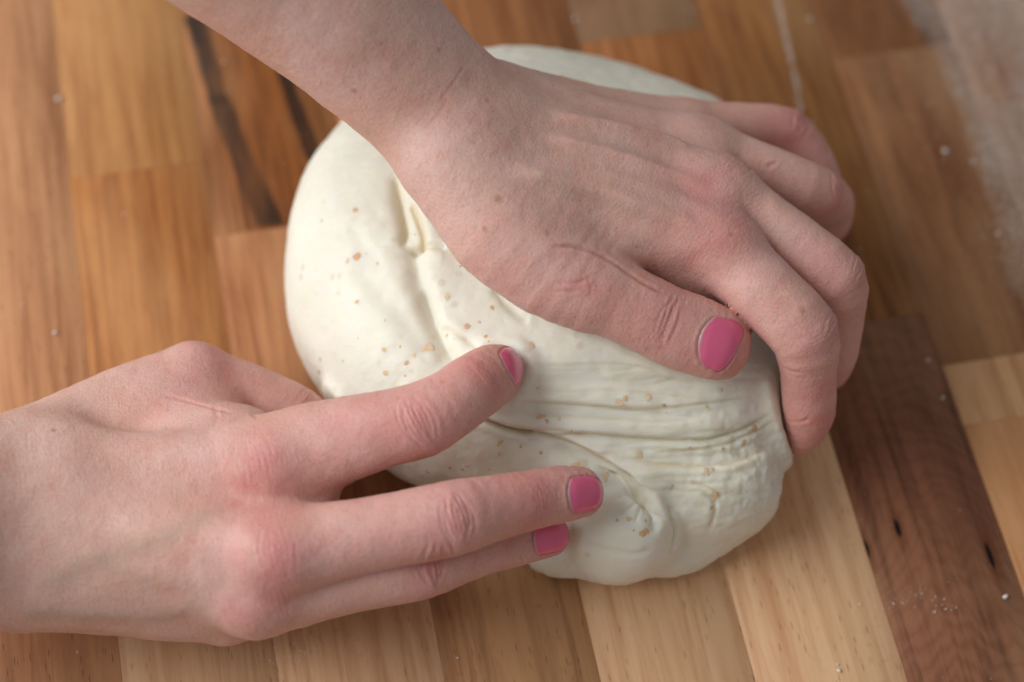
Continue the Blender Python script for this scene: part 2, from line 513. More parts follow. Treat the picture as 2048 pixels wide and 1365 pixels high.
COLS = [-25.6, -21.35, -17.06, -12.77, -8.54, -4.0, 0.28, 4.56, 8.78, 12.9, 17.15, 21.4, 25.7, 30.0]
BREAKS = {0: [-6, 12], 1: [-11, 4], 2: [-20, 21], 3: [8.39, -4.6, -17], 4: [5.4, -4.8, -18], 5: [1.5, -16, 20], 6: [3.5, -15, 17],
          7: [11.1, 0.5, -17], 8: [-1.23, -18, 19], 9: [-3.18, -5.3, 9, -19], 10: [2.0, -13, 18], 11: [-7, 8], 12: [0, 15]}
T = {   # (column, index from the near end): tone, dark grain, kind
    (3, 2): ((186, 123, 70), (139, 80, 42), 'p'), (3, 3): ((192, 137, 84), (156, 101, 58), 'p'), (3, 1): ((218, 177, 138), (192, 144, 106), 'f'),
    (2, 1): ((206, 149, 107), (166, 112, 78), 'f'), (2, 2): ((202, 154, 118), (172, 119, 86), 'f'),
    (4, 2): ((176, 119, 79), (135, 82, 52), 'p'), (4, 3): ((153, 92, 47), (102, 58, 30), 's'), (4, 1): ((224, 180, 140), (194, 142, 102), 'f'),
    (5, 1): ((186, 136, 94), (140, 94, 62), 'f'), (5, 2): ((190, 126, 74), (150, 90, 50), 'p'),
    (6, 1): ((228, 184, 142), (202, 150, 108), 'f'), (6, 2): ((159, 106, 66), (122, 74, 45), 'p'),
    (7, 1): ((234, 190, 148), (204, 150, 108), 'f'), (7, 2): ((177, 116, 69), (132, 78, 41), 'p'), (7, 3): ((137, 102, 75), (112, 75, 53), 'p'),
    (8, 1): ((144, 94, 68), (96, 59, 43), 'd'), (8, 2): ((153, 103, 58), (111, 67, 39), 'p'),
    (9, 1): ((190, 136, 92), (160, 104, 66), 'p'), (9, 2): ((206, 160, 116), (176, 126, 86), 'p'), (9, 3): ((145, 96, 62), (105, 66, 42), 'f'),
    (9, 4): ((143, 93, 57), (100, 62, 36), 'p'), (10, 1): ((158, 111, 74), (123, 81, 53), 'p'), (10, 2): ((160, 120, 91), (127, 87, 65), 'p'),
}
Wd, Ws = None, None
def stave_mesh(w, l):
    a, b, ch = w / 2 - 0.003, l / 2 - 0.003, 0.010
    v = []
    for (z, e) in ((-3.2, 0), (-ch, 0), (0, ch)):
        for sx, sy in ((-1, -1), (1, -1), (1, 1), (-1, 1)): v.append((sx * (a - e), sy * (b - e), z))
    f = [(8, 9, 10, 11), (3, 2, 1, 0)]
    for r in (0, 4):
        for i in range(4): f.append((r + i, r + (i + 1) % 4, r + 4 + (i + 1) % 4, r + 4 + i))
    return mesh_np("stave", np.array(v, float), f, False)

for c in range(len(COLS) - 1):
    ys = [-24.0] + sorted(BREAKS[c]) + [32.0]
    for j in range(len(ys) - 1):
        x0, x1, y0, y1 = COLS[c], COLS[c + 1], ys[j], ys[j + 1]
        cx, cy = (x0 + x1) / 2, (y0 + y1) / 2
        tone, dk, kd = T.get((c, j), random.choice([((200, 148, 100), (168, 112, 72), 'f'), ((176, 122, 80), (134, 86, 54), 'p'), ((192, 134, 84), (152, 98, 58), 'p')]))
        mat = {'p': W_PLAIN, 'f': W_FLECK}.get(kd)
        if kd == 'd':
            pts = [P(1795, 1056), P(1980, 1112), P(1733, 1098)]
            mat = wood_material("walnut_stave", fleck=0.0, rings=0.26,
                                knots=[((p[0] - cx) * CM, (p[1] - cy) * CM, r, s) for p, r, s in zip(pts, (0.0010, 0.0009, 0.0008), (0.0034, 0.0048, 0.0030))])
        if kd == 's':
            seg = []
            for (a, b, wd, st) in (((392, 30), (436, 205), 0.0044, 1.0), ((436, 195), (545, 450), 0.0054, 1.0), ((560, 100), (628, 320), 0.0032, 0.95), ((455, 230), (500, 455), 0.0012, 0.7)):
                p, q = P(*a), P(*b)
                seg.append(((p[0] - cx) * CM, (p[1] - cy) * CM, (q[0] - cx) * CM, (q[1] - cy) * CM, wd, st))
            mat = wood_material("striped_stave", fleck=0.2, stripes=seg)
        o = link("stave", stave_mesh(x1 - x0, y1 - y0), top, mat)
        o.location = (cx * CM, cy * CM, random.uniform(-0.00006, 0))
        o["tone"] = [*srgb(*tone)]; o["dark"] = [*srgb(*dk)]

# ------------------------------------------------------------------ hands
def stations(rows, dorsal):
    """rows: (u, v, height, half width, half thickness[, dorsal direction])"""
    out = []
    for r in rows: out.append((P(*r[:3]), r[3], r[4], r[5] if len(r) > 5 else dorsal))
    return out

class Hand:
    def __init__(self): self.body = []; self.digits = []; self.pads = []
    def field(self, X):
        b = None
        for prim, k in self.body:
            d = prim(X); b = d if b is None else smin(b, d, k)
        out = b
        for tube, k, extra in self.digits:
            d = tube(X)
            for e, ke in extra: d = smin(d, e(X), ke)
            out = smin(out, smin(b, d, k), 0.05)
        return smax(out, 0.012 - X[:, 2], 0.05)

def knuckle(c, a, n, r):   # a bony swelling on the back of a joint
    return Ell(c, r, a, n)

# the hand that comes in from the left edge
HA = Hand()
dA = np.array([0.0, -0.42, 0.9])
HA.body = [
    (Tube(stations([(-760, 1125, 8.2, 3.5, 3.1), (-540, 1100, 6.9, 3.25, 2.8), (-330, 1075, 5.6, 3.0, 2.5), (-150, 1055, 4.7, 2.85, 2.25), (0, 1042, 4.0, 2.72, 1.95), (110, 1030, 3.8, 2.6, 1.7)], dA), 10), 1),
    (Tube(stations([(60, 960, 4.3, 1.15, 1.1), (300, 938, 4.72, 0.95, 0.95), (545, 935, 5.1, 1.02, 1.0)], dA)), 1.2),
    (Tube(stations([(60, 1040, 4.2, 1.15, 1.1), (300, 1058, 4.68, 0.95, 0.95), (560, 1106, 5.0, 1.02, 1.02)], dA)), 1.0),
    (Tube(stations([(60, 1110, 3.7, 1.1, 1.1), (300, 1140, 4.1, 0.9, 0.95), (510, 1195, 3.85, 0.98, 0.98)], dA)), 1.0),
    (Tube(stations([(60, 1165, 3.1, 1.1, 1.1), (280, 1195, 3.0, 0.92, 0.95), (450, 1222, 2.35, 0.86, 0.86)], dA)), 1.0),
    (Tube(stations([(70, 905, 3.6, 1.25, 1.2), (235, 815, 3.3, 1.05, 1.05), (385, 757, 3.3, 1.0, 0.95)], np.array([0, 0.3, 0.9]))), 0.9),
    (Ell(P(330, 850, 3.5), (2.3, 1.3, 1.1), P(450, 820, 3) - P(200, 880, 3), (0, 0, 1)), 0.7),
    (Ell(P(432, 880, 4.25), (1.7, 1.0, 0.95), P(560, 862, 4.5) - P(300, 890, 4.0), dA), 0.6),
    (Ell(P(330, 1080, 3.2), (3.3, 2.4, 1.3), (1, -0.1, 0), dA), 0.8),
    (Ell(P(590, 1012, 4.6), (1.15, 0.85, 0.55), (1, 0, 0.1), dA), 0.5),
    (Ell(P(565, 1150, 4.1), (1.1, 0.75, 0.55), (1, 0, 0), dA), 0.5),
    (knuckle(P(552, 938, 5.5), (1, .1, 0), dA, (0.8, 0.58, 0.48)), 0.7),
    (knuckle(P(562, 1108, 5.5), (1, 0, 0), dA, (0.8, 0.58, 0.52)), 0.7),
    (knuckle(P(515, 1205, 4.25), (1, 0, 0), dA, (0.75, 0.55, 0.44)), 0.6),
    (knuckle(P(395, 735, 3.75), (1, 0.1, 0), (0, 0.4, 0.9), (0.6, 0.5, 0.42)), 0.5),
]
TA = {
 'index': Tube(stations([(500, 935, 4.9, 1.25, 1.0), (610, 902, 5.35, 1.24, 1.0), (700, 876, 5.72, 1.12, 0.97), (770, 858, 6.0, 1.02, 0.95), (838, 842, 6.2, 1.0, 0.95), (895, 812, 6.35, 0.92, 0.85),
                         (945, 777, 6.3, 0.9, 0.8, np.array([.15, -.4, .9])), (985, 750, 5.95, 0.84, 0.70, np.array([.35, -.45, .82])), (1002, 736, 5.7, 0.66, 0.58, np.array([.45, -.45, .77]))], dA)),
 'middle': Tube(stations([(530, 1108, 4.95, 1.1, 1.0), (650, 1086, 5.2, 1.05, 0.98), (760, 1066, 5.4, 0.96, 0.93), (900, 1038, 5.6, 0.99, 0.92), (980, 1018, 5.35, 0.88, 0.8),
                          (1060, 1001, 5.0, 0.8, 0.74), (1120, 990, 4.7, 0.77, 0.66), (1163, 985, 4.4, 0.68, 0.58, np.array([.15, -.42, .9]))], dA)),
 'ring': Tube(stations([(510, 1198, 3.8, 0.98, 0.95), (680, 1165, 4.0, 0.88, 0.84), (845, 1132, 4.05, 0.88, 0.8), (920, 1110, 3.8, 0.76, 0.7),
                        (990, 1092, 3.5, 0.70, 0.64), (1060, 1077, 3.1, 0.66, 0.57), (1104, 1070, 2.9, 0.57, 0.48, np.array([.2, -.45, .88]))], dA)),
 'pinky': Tube(stations([(450, 1222, 2.3, 0.85, 0.8), (600, 1203, 1.9, 0.72, 0.7), (700, 1168, 1.5, 0.68, 0.64), (760, 1150, 1.2, 0.6, 0.56), (800, 1135, 1.0, 0.56, 0.5), (840, 1120, 0.9, 0.48, 0.42)], dA)),
 'thumb': Tube(stations([(388, 757, 3.3, 0.98, 0.95), (490, 787, 3.0, 0.88, 0.85), (590, 832, 2.7, 0.92, 0.8), (640, 880, 2.4, 0.86, 0.72), (682, 935, 2.2, 0.68, 0.55)], np.array([0.45, 0.1, 0.9]))),
}
for nme, k in (('index', 0.55), ('middle', 0.55), ('ring', 0.5), ('pinky', 0.4), ('thumb', 0.35)): HA.digits.append((TA[nme], k, []))

# the hand that reaches over the dough from the top left
HB = Hand()
dB = np.array([0.42, 0.18, 0.88]); side = np.array([0.75, -0.1, 0.65]); down = np.array([0.95, -0.2, 0.25])
thB = np.array([-0.12, -0.42, 0.9])
HB.body = [
    (Tube(stations([(200, -380, 16.2, 3.4, 3.1), (310, -290, 14.8, 3.15, 2.85), (430, -190, 13.4, 2.9, 2.6), (560, -85, 12.1, 2.65, 2.4), (680, 18, 11.0, 2.42, 2.2), (770, 110, 10.0, 2.2, 1.95), (862, 195, 9.1, 2.12, 1.75), (950, 262, 8.5, 2.1, 1.5)], np.array([0.1, 0.15, 0.95])), 10), 1),
    (Tube(stations([(955, 300, 8.5, 1.15, 1.05), (1200, 390, 8.0, 0.95, 0.92), (1435, 488, 7.0, 1.0, 1.0)], dB)), 1.1),
    (Tube(stations([(975, 252, 8.5, 1.1, 1.05), (1210, 312, 8.0, 0.92, 0.9), (1435, 384, 6.95, 0.98, 0.98)], dB)), 0.6),
    (Tube(stations([(985, 215, 8.1, 1.05, 1.0), (1200, 258, 7.4, 0.85, 0.85), (1402, 302, 6.35, 0.92, 0.92)], dB)), 0.6),
    (Tube(stations([(985, 195, 7.4, 1.0, 1.0), (1190, 227, 6.5, 0.76, 0.8), (1360, 254, 5.6, 0.78, 0.8)], dB)), 0.9),
    (Tube(stations([(905, 335, 8.6, 1.2, 1.25), (1002, 450, 8.0, 1.5, 1.3), (1105, 535, 7.5, 1.36, 1.15), (1180, 577, 7.2, 1.15, 1.0)], thB)), 1.2),
    (Ell(P(1060, 385, 8.1), (1.5, 0.8, 0.75), P(1180, 450, 7.8) - P(940, 320, 8.4), (0, -.2, .95)), 0.9),
    (Ell(P(1235, 448, 6.9), (2.7, 1.15, 1.2), P(1400, 500, 7) - P(1080, 400, 7.5), (0, -.3, .9)), 0.9),
    (Ell(P(1230, 390, 5.9), (3.2, 2.2, 1.2), (1, -0.4, -0.2), dB), 0.8),
    (Ell(P(1335, 530, 5.9), (1.9, 1.0, 0.95), (1, -0.75, -0.1), (0, -.3, .9)), 0.7),
    (Ell(P(1445, 575, 5.3), (1.3, 0.9, 0.9), (1, -0.8, -0.1), (0, -.3, .9)), 0.6),
    (knuckle(P(1440, 470, 7.75), (1, -.6, -.2), dB, (0.81, 0.57, 0.42)), 0.8),
    (knuckle(P(1436, 368, 7.7), (1, -.5, -.2), dB, (0.78, 0.55, 0.42)), 0.8),
    (knuckle(P(1402, 287, 7.0), (1, -.3, -.2), dB, (0.74, 0.52, 0.40)), 0.8),
]
TB = {
 'index': Tube(stations([(1435, 492, 7.0, 1.02, 1.0), (1522, 578, 6.8, 1.02, 0.98), (1606, 664, 6.3, 0.95, 0.97, side), (1617, 745, 5.0, 0.75, 0.77, down),
                         (1618, 818, 3.6, 0.76, 0.75, down), (1609, 856, 2.7, 0.66, 0.6, down), (1598, 888, 1.85, 0.36, 0.34, down)], dB)),
 'middle': Tube(stations([(1435, 386, 6.95, 0.98, 0.98), (1560, 470, 6.7, 0.84, 0.86), (1665, 556, 6.1, 0.88, 0.92, side), (1676, 630, 4.8, 0.73, 0.75, down),
                          (1668, 700, 3.5, 0.74, 0.7, down), (1660, 735, 2.5, 0.64, 0.58, down), (1645, 755, 1.9, 0.48, 0.44, down)], dB)),
 'ring': Tube(stations([(1402, 302, 6.35, 0.92, 0.92), (1530, 345, 6.1, 0.77, 0.80), (1628, 388, 5.4, 0.8, 0.86, side), (1660, 408, 3.7, 0.72, 0.72, down),
                        (1662, 440, 2.7, 0.66, 0.6, down), (1658, 462, 2.0, 0.5, 0.44, down)], dB)),
 'pinky': Tube(stations([(1360, 254, 5.6, 0.78, 0.8), (1470, 250, 5.3, 0.66, 0.68), (1568, 262, 4.8, 0.70, 0.74, side), (1625, 320, 4.0, 0.60, 0.62, down),
                         (1645, 370, 3.1, 0.6, 0.57, down), (1650, 405, 2.3, 0.45, 0.4, down)], dB)),
 'thumb': Tube(stations([(1150, 560, 7.3, 1.18, 1.05), (1250, 608, 6.95, 1.06, 0.95), (1325, 645, 6.6, 1.06, 0.9), (1380, 667, 6.35, 1.08, 0.87), (1428, 686, 6.15, 1.02, 0.77), (1455, 693, 6.0, 0.9, 0.64)], thB)),
}
for nme, k in (('index', 0.5), ('middle', 0.45), ('ring', 0.4), ('pinky', 0.4), ('thumb', 0.3)): HB.digits.append((TB[nme], k, []))

def nail_mesh(field, tube, L, W, ext, roll=0.0, shear=0.0):
    """a curved plate fitted to the back of the finger tip; returns top grid, mesh"""
    a, n, l = tube.frame(len(tube.p) - 1)
    # use the direction over the last part of the finger
    a = tube.p[-1] - tube.p[-4]; a /= np.linalg.norm(a)
    n = tube.n[-1] - a * (tube.n[-1] @ a); n /= np.linalg.norm(n); l = np.cross(a, n)
    if roll: n, l = n * math.cos(roll) + l * math.sin(roll), l * math.cos(roll) - n * math.sin(roll)
    tip = tube.p[-1]; R = tube.w[-1] * 0.5 + tube.w[-3] * 0.5
    na, nl = 21, 21
    X = np.zeros((nl, na, 3)); D = np.zeros((nl, na, 3)); J = np.zeros((nl, na))
    for j in range(nl):
        for i in range(na):
            c = -1 + 2 * i / (na - 1); s = j / (nl - 1)
            s0 = -L + 0.26 * L * abs(c) ** 2.4; s1 = ext - ((0.34 if shear == 0 else 0.10) * abs(c) ** 4 - shear * c) * L
            wfac = 1 - 0.12 * (1 - s) ** 2
            ph = c * W * wfac
            d = n * math.cos(ph) + l * math.sin(ph)
            z = s0 + (s1 - s0) * s
            lean = max(0.0, z) / 0.34 * 0.9
            D[j, i] = (d * math.cos(lean) + a * math.sin(lean)); X[j, i] = tip + a * min(z, 0.0) + D[j, i] * (R * 1.5); J[j, i] = s
    Xf = X.reshape(-1, 3); Df = D.reshape(-1, 3)
    for _ in range(14): Xf = Xf - Df * np.clip(field(Xf), -0.3, 0.3)[:, None] * 0.9
    Gd = Xf.reshape(nl, na, 3)
    for _ in range(12):
        Gd[1:-1, 1:-1] = 0.5 * Gd[1:-1, 1:-1] + 0.125 * (Gd[:-2, 1:-1] + Gd[2:, 1:-1] + Gd[1:-1, :-2] + Gd[1:-1, 2:])
    Xf = Gd.reshape(-1, 3)
    C = np.linspace(-1, 1, na)[None, :] * np.ones((nl, 1)); S = J
    rim = np.minimum(1 - np.abs(C), np.minimum(S, 1 - S) * 1.6)
    lift = 0.010 + 0.028 * sstep(0.0, 0.35, rim) + 0.012 * S
    topv = Xf + Df * lift.reshape(-1, 1)
    botv = Xf - Df * 0.05
    v = np.concatenate([topv, botv]); k = na * nl
    f = []
    for j in range(nl - 1):
        for i in range(na - 1):
            p = j * na + i
            f.append((p, p + 1, p + na + 1, p + na)); f.append((k + p, k + p + na, k + p + na + 1, k + p + 1))
    ring = [i for i in range(na)] + [j * na + na - 1 for j in range(1, nl)] + [(nl - 1) * na + i for i in range(na - 2, -1, -1)] + [j * na for j in range(nl - 2, 0, -1)]
    for p, q in zip(ring, ring[1:] + ring[:1]): f.append((p, k + p, k + q, q))
    me = mesh_np("fingernail", v, f)
    cols = np.zeros((2 * k, 3)); cols[:, 0] = np.concatenate([J.ravel(), J.ravel()]); cols[:, 1] = np.abs(np.concatenate([C.ravel(), C.ravel()]))
    add_attr(me, "nail", cols)
    outline = np.array([Xf[p] for p in ring + ring[:1]])
    return me, outline, Xf

def build_hand(name, hand, tubes, lo, hi, label, nails, wrinkles, creases, ridges, reds, freckles, veins, flow, blush):
    v, q, g = solid_surface(hand.field, lo, hi, 0.1, 1, 2)
    loc = Locator(v, g)
    disp = np.zeros(len(v)); tint = np.zeros((len(v), 3))
    mottle = 1 + 0.5 * vnoise(v * 2.2, 4); speck = 1 + 0.25 * vnoise(v * 9, 2)
    # knuckle wrinkles
    rw = np.random.default_rng(5)
    for (dg, at_, lines, depth, ext) in wrinkles:
        tb = tubes[dg]; i = int(round(at_ * (len(tb.p) - 1)))
        a, n, l = tb.frame(i); c = tb.p[i]
        k = np.where(np.linalg.norm(v - c, axis=1) < 2.2)[0]
        r = v[k] - c; s = r @ a; x = r @ l
        facing = sstep(-0.05, 0.45, g[k] @ n)
        wv = 0.035 * vnoise(np.column_stack([x * 3, s * 0.7, np.zeros(len(k))]), 3)
        dd = np.zeros(len(k))
        for (o, stg) in lines:
            e = ext * rw.uniform(0.75, 1.1); xo = rw.uniform(-0.12, 0.12)
            line = o * (1 - 0.45 * np.clip((x - xo) / e, -1.3, 1.3) ** 2) + wv * rw.uniform(0.6, 1.8)
            fade = sstep(1.15, 0.55, np.abs(x - xo) / e)
            sg = rw.uniform(0.032, 0.048)
            dd -= 1.5 * depth * stg * fade * np.exp(-((s - line) / sg) ** 2)
            dd += depth * stg * 0.45 * fade * np.exp(-((s - line) / (sg * 3)) ** 2)
        fine = np.sin((s + wv * 1.5) * 55 + 3 * vnoise(np.column_stack([x * 2, s * 2, s * 0]), 8)) * 0.0035
        dd += fine * np.exp(-(s / 0.75) ** 2)
        disp[k] += dd * facing
        tint[k, 0] += 0.30 * facing * np.exp(-(s / 0.38) ** 2 - (x / 0.75) ** 2)
    for (pts, wid, depth) in creases:
        L = loc.line(pts); d, s = poly_dist(v, L, 1.0)
        f = sstep(0, 0.18, s) * sstep(1, 0.85, s)
        disp += f * (-depth * np.exp(-(d / wid) ** 2) + depth * 0.35 * np.exp(-(d / (wid * 3.2)) ** 2))
        tint[:, 0] += f * 0.18 * np.exp(-(d / (wid * 2.5)) ** 2)
    for (pts, wid, hgt) in ridges:
        L = loc.line(pts); d, s = poly_dist(v, L, 2.0)
        disp += sstep(0, 0.2, s) * sstep(1, 0.8, s) * hgt * np.exp(-(d / wid) ** 2)
    for (pts, wid, stg) in veins:
        L = loc.line(pts); d, s = poly_dist(v, L, 1.5)
        f = sstep(0, 0.15, s) * sstep(1, 0.85, s) * np.exp(-(d / wid) ** 2)
        f = np.exp(-(d / (wid * 1.8)) ** 2) * sstep(0, 0.15, s) * sstep(1, 0.85, s); tint[:, 1] += 0.9 * stg * f; disp += 0.03 * stg * f
    for (u, w, r, stg) in reds:
        c = loc(u, w); d = np.linalg.norm(v - c, axis=1) / 1.45
        tint[:, 0] += 0.72 * stg * np.exp(-(d / r) ** 2) * mottle
    for (u, w, r, stg) in freckles:
        c = loc(u, w); d = np.linalg.norm((v - c) * np.array([1, 0.85, 1.0]), axis=1) * speck
        tint[:, 2] += 0.75 * stg * sstep(r, r * 0.35, d)
    # fingers are pinker than the back of the hand, tips most of all
    for dg, tb in tubes.items():
        n_ = len(tb.p); best = np.full(len(v), 9.0); par = np.zeros(len(v))
        for i in range(n_):
            d = np.linalg.norm(v - tb.p[i], axis=1) / max(tb.w[i], tb.t[i]); b = d < best; best[b] = d[b]; par[b] = i / (n_ - 1)
        tint[:, 0] += sstep(1.5, 1.05, best) * (0.16 * sstep(0.1, 0.4, par) + 0.22 * sstep(0.7, 1.0, par))
    ax = (v @ (np.array(flow) / np.linalg.norm(flow)))
    tint[:, 0] += 0.22 * sstep(*blush, ax)
    # gentle unevenness, then the nail beds
    disp += 0.018 * vnoise(v * 1.3, 21) + 0.008 * vnoise(v * 3.7, 22) + 0.004 * vnoise(v * 9, 23)
    made = []
    for (dg, L_, W_, ext, roll) in nails:
        me, outl, plate = nail_mesh(tubes[dg], tubes[dg], L_, W_, ext, roll, -0.14 if (dg == 'thumb' and hand is HB) else 0.0)
        made.append((dg, me))
        d, s = poly_dist(v, outl, 0.6)
        fold = 0.020 * np.exp(-((d - 0.075) / 0.06) ** 2) - 0.002 * np.exp(-(d / 0.04) ** 2)
        k = np.where(np.linalg.norm(v - plate.mean(0), axis=1) < 1.3)[0]
        dmin = np.full(len(v), 9.0)
        for c0 in range(0, len(k), 4000):
            kk = k[c0:c0 + 4000]; dmin[kk] = np.sqrt(((v[kk][:, None] - plate[None]) ** 2).sum(-1)).min(1)
        aim = plate.mean(0) - tubes[dg].p[-3]; on_tip = g @ (aim / np.linalg.norm(aim)) > 0.05
        under = (dmin < 0.055) & on_tip; fold = fold * on_tip
        disp = np.where(under, np.minimum(disp, -0.004), disp + fold)
        tint[:, 0] += 0.10 * np.exp(-(d / 0.12) ** 2)
    v = v + g * disp[:, None]
    v[:, 2] = np.maximum(v[:, 2], 0.01)
    me = mesh_np(name, v, q)
    add_attr(me, "tint", np.clip(tint, 0, 1))
    fx = np.array(flow) / np.linalg.norm(flow); fy = np.cross((0, 0, 1), fx); fy /= np.linalg.norm(fy)
    add_attr(me, "flow", np.stack([v @ fx, v @ fy, v @ np.cross(fx, fy)], 1))
    o = link(name, me, None, SKIN)
    tag(o, label, "hand", "hands kneading the dough")
    for dg, nm in made:
        nm.materials.append(NAIL); link("thumb_nail" if dg == "thumb" else "fingernail", nm, o)
    return o

PIPL = [(-0.46, .5), (-0.34, .7), (-0.22, 1.0), (-0.09, .9), (0.03, 1.1), (0.15, 1.0), (0.28, .8), (0.42, .5)]
DIPL = [(-0.2, .5), (-0.08, .7), (0.04, .8), (0.16, .5)]

nailsA = [('index', 0.80, 0.80, 0.34, -0.05), ('middle', 0.92, 0.80, 0.34, 0.12), ('ring', 0.90, 0.85, 0.30, 0.12), ('pinky', 0.8, 0.9, 0.3, 0.0), ('thumb', 1.0, 0.95, 0.34, 0.0)]
MCPL = [(-0.6, .4), (-0.42, .6), (-0.27, .5), (-0.12, .8), (0.02, .6), (0.17, .8), (0.33, .5), (0.5, .5)]
wrA = [('index', 0.06, MCPL, 0.012, 0.7), ('middle', 0.05, MCPL, 0.016, 0.7), ('ring', 0.03, MCPL, 0.012, 0.6), ('index', 0.50, PIPL, 0.040, 0.62), ('index', 0.75, DIPL, 0.014, 0.5), ('middle', 0.43, PIPL, 0.048, 0.62), ('middle', 0.71, DIPL, 0.016, 0.45),
       ('ring', 0.335, PIPL, 0.045, 0.55), ('ring', 0.66, DIPL, 0.014, 0.4), ('thumb', 0.5, DIPL, 0.03, 0.6)]
crA = [([(322, 784), (365, 790), (405, 803), (440, 814), (480, 820)], 0.06, 0.05),
       ([(430, 800), (440, 830), (425, 850)], 0.06, 0.03), ([(500, 812), (515, 832)], 0.05, 0.05),
       ([(620, 768), (618, 790), (622, 806)], 0.035, 0.05), ([(640, 775), (648, 800)], 0.03, 0.04)]
rdA = [([(200, 1000), (380, 965), (540, 940)], 0.4, 0.03), ([(200, 1055), (400, 1085), (550, 1105)], 0.4, 0.03), ([(200, 1120), (400, 1180), (500, 1220)], 0.35, 0.03)]
veA = [([(60, 1190), (180, 1120), (300, 1085), (400, 1030), (440, 990)], 0.16, 0.7), ([(20, 1235), (200, 1240), (330, 1245), (390, 1215), (420, 1190)], 0.15, 0.8), ([(180, 1120), (280, 1160), (400, 1175)], 0.14, 0.45)]
redA = [(545, 945, 0.85, .55), (480, 985, 0.8, .4), (565, 1118, 0.75, .65), (500, 1130, 0.6, .35), (470, 1242, 0.35, .75), (540, 1225, 0.5, .4), (400, 720, 0.9, .42), (470, 760, 0.9, .3),
        (840, 845, 0.7, .3), (740, 830, 0.9, .3), (930, 735, 0.6, .5), (900, 1050, 0.6, .35), (770, 1065, 0.7, .28), (1080, 960, 0.8, .45), (1000, 965, 0.6, .3), (850, 1150, 0.5, .3),
        (300, 830, 0.7, .2), (200, 950, 0.8, .12), (640, 860, 0.7, .3)]
frA = [(110, 853, 0.10, .7), (415, 985, 0.05, .6), (435, 1073, 0.06, .55), (283, 1028, 0.05, .5), (520, 1245, 0.05, .6), (28, 1002, 0.05, .5), (698, 928, 0.05, .6), (885, 757, 0.07, .4), (588, 1112, 0.05, .6), (483, 1093, 0.05, .5)]

nailsB = [('thumb', 1.20, 0.92, -0.03, 0.10), ('index', 0.85, 0.9, 0.3, 0.0), ('middle', 0.85, 0.9, 0.3, 0.0), ('ring', 0.85, 0.95, 0.3, 0.0), ('pinky', 0.7, 0.9, 0.28, 0.0)]
wrB = [('index', 0.02, MCPL, 0.014, 0.7), ('middle', 0.02, MCPL, 0.012, 0.7), ('thumb', 0.40, [(-0.34, .6), (-0.2, .9), (-0.06, 1.3), (0.04, .8), (0.2, .4)], 0.034, 0.7), ('index', 0.36, PIPL, 0.030, 0.6), ('middle', 0.36, PIPL, 0.030, 0.6), ('ring', 0.42, PIPL, 0.03, 0.55), ('pinky', 0.42, PIPL, 0.03, 0.5), ('index', 0.66, DIPL, 0.02, 0.5)]
crB = [([(1564, 842), (1590, 850), (1618, 846)], 0.06, 0.07), ([(1562, 742), (1580, 752), (1600, 752)], 0.06, 0.05), ([(1105, 492), (1150, 486), (1190, 497), (1235, 520), (1275, 550), (1320, 578), (1360, 588)], 0.055, 0.11),
       ([(1110, 568), (1150, 570), (1185, 556)], 0.05, 0.025), ([(1180, 555), (1190, 575), (1180, 598)], 0.03, 0.035), ([(1110, 590), (1150, 588)], 0.05, 0.02),
       ([(1500, 335), (1512, 320)], 0.05, 0.05), ([(1535, 335), (1560, 318)], 0.06, 0.07), ([(940, 120), (915, 165), (880, 210)], 0.04, 0.02), ([(905, 190), (880, 230), (850, 260)], 0.04, 0.015)]
rdB = [([(1010, 330), (1180, 372), (1320, 425), (1430, 470)], 0.26, 0.16), ([(1080, 265), (1220, 300), (1340, 340), (1430, 368)], 0.22, 0.18), ([(1100, 222), (1230, 245), (1330, 268), (1400, 290)], 0.2, 0.15),
      ]
veB = [([(1050, 335), (1150, 385), (1250, 412), (1350, 440)], 0.14, 0.45), ([(1120, 240), (1230, 285), (1340, 320)], 0.12, 0.4)]
redB = [(1450, 470, 0.75, .6), (1400, 500, 0.7, .25), (1430, 372, 0.6, .55), (1360, 345, 0.5, .3), (1170, 578, 0.6, .5), (1230, 610, 0.6, .25), (1330, 650, 0.7, .25), (1440, 735, 0.7, .35), (1590, 245, 0.8, .6),
        (1650, 520, 0.7, .25), (1640, 680, 0.6, .25), (1610, 860, 1.0, .5), (1680, 400, 0.6, .4), (1010, 500, 0.8, .25), (930, 215, 0.8, .25), (750, 130, 1.2, .15), (1000, 560, 0.7, .3), (1620, 790, 0.8, .3)]
frB = [(705, 187, 0.10, .7), (770, 92, 0.08, .5), (885, 98, 0.09, .6), (982, 198, 0.08, .55), (995, 397, 0.14, .65), (965, 460, 0.11, .6), (1100, 462, 0.12, .6), (1120, 283, 0.05, .6), (1463, 463, 0.09, .6),
       (1605, 620, 0.14, .55), (1310, 540, 0.10, .6), (1278, 500, 0.07, .4), (1380, 372, 0.06, .5), (1070, 412, 0.06, .35), (1185, 422, 0.09, .35), (950, 280, 0.08, .3), (1130, 580, 0.06, .3)]

hand_a = build_hand("hand", HA, TA, (-29, -13, -0.4), (2.5, 1.5, 12),
    "bare hand from the left edge, pink nails, fingers pressed into front of dough", nailsA, wrA, crA, rdA, redA, frA, veA, (1.0, 0.0, 0.05), (-14.0, -8.5))
hand_b = build_hand("hand", HB, TB, (-14, -9, -0.4), (11.5, 17, 20.5),
    "bare hand and forearm reaching over dough from the top, thumb with pink nail across it", nailsB, wrB, crB, rdB, redB, frB, veB, (0.80, -0.55, -0.25), (-4.5, 3.0))

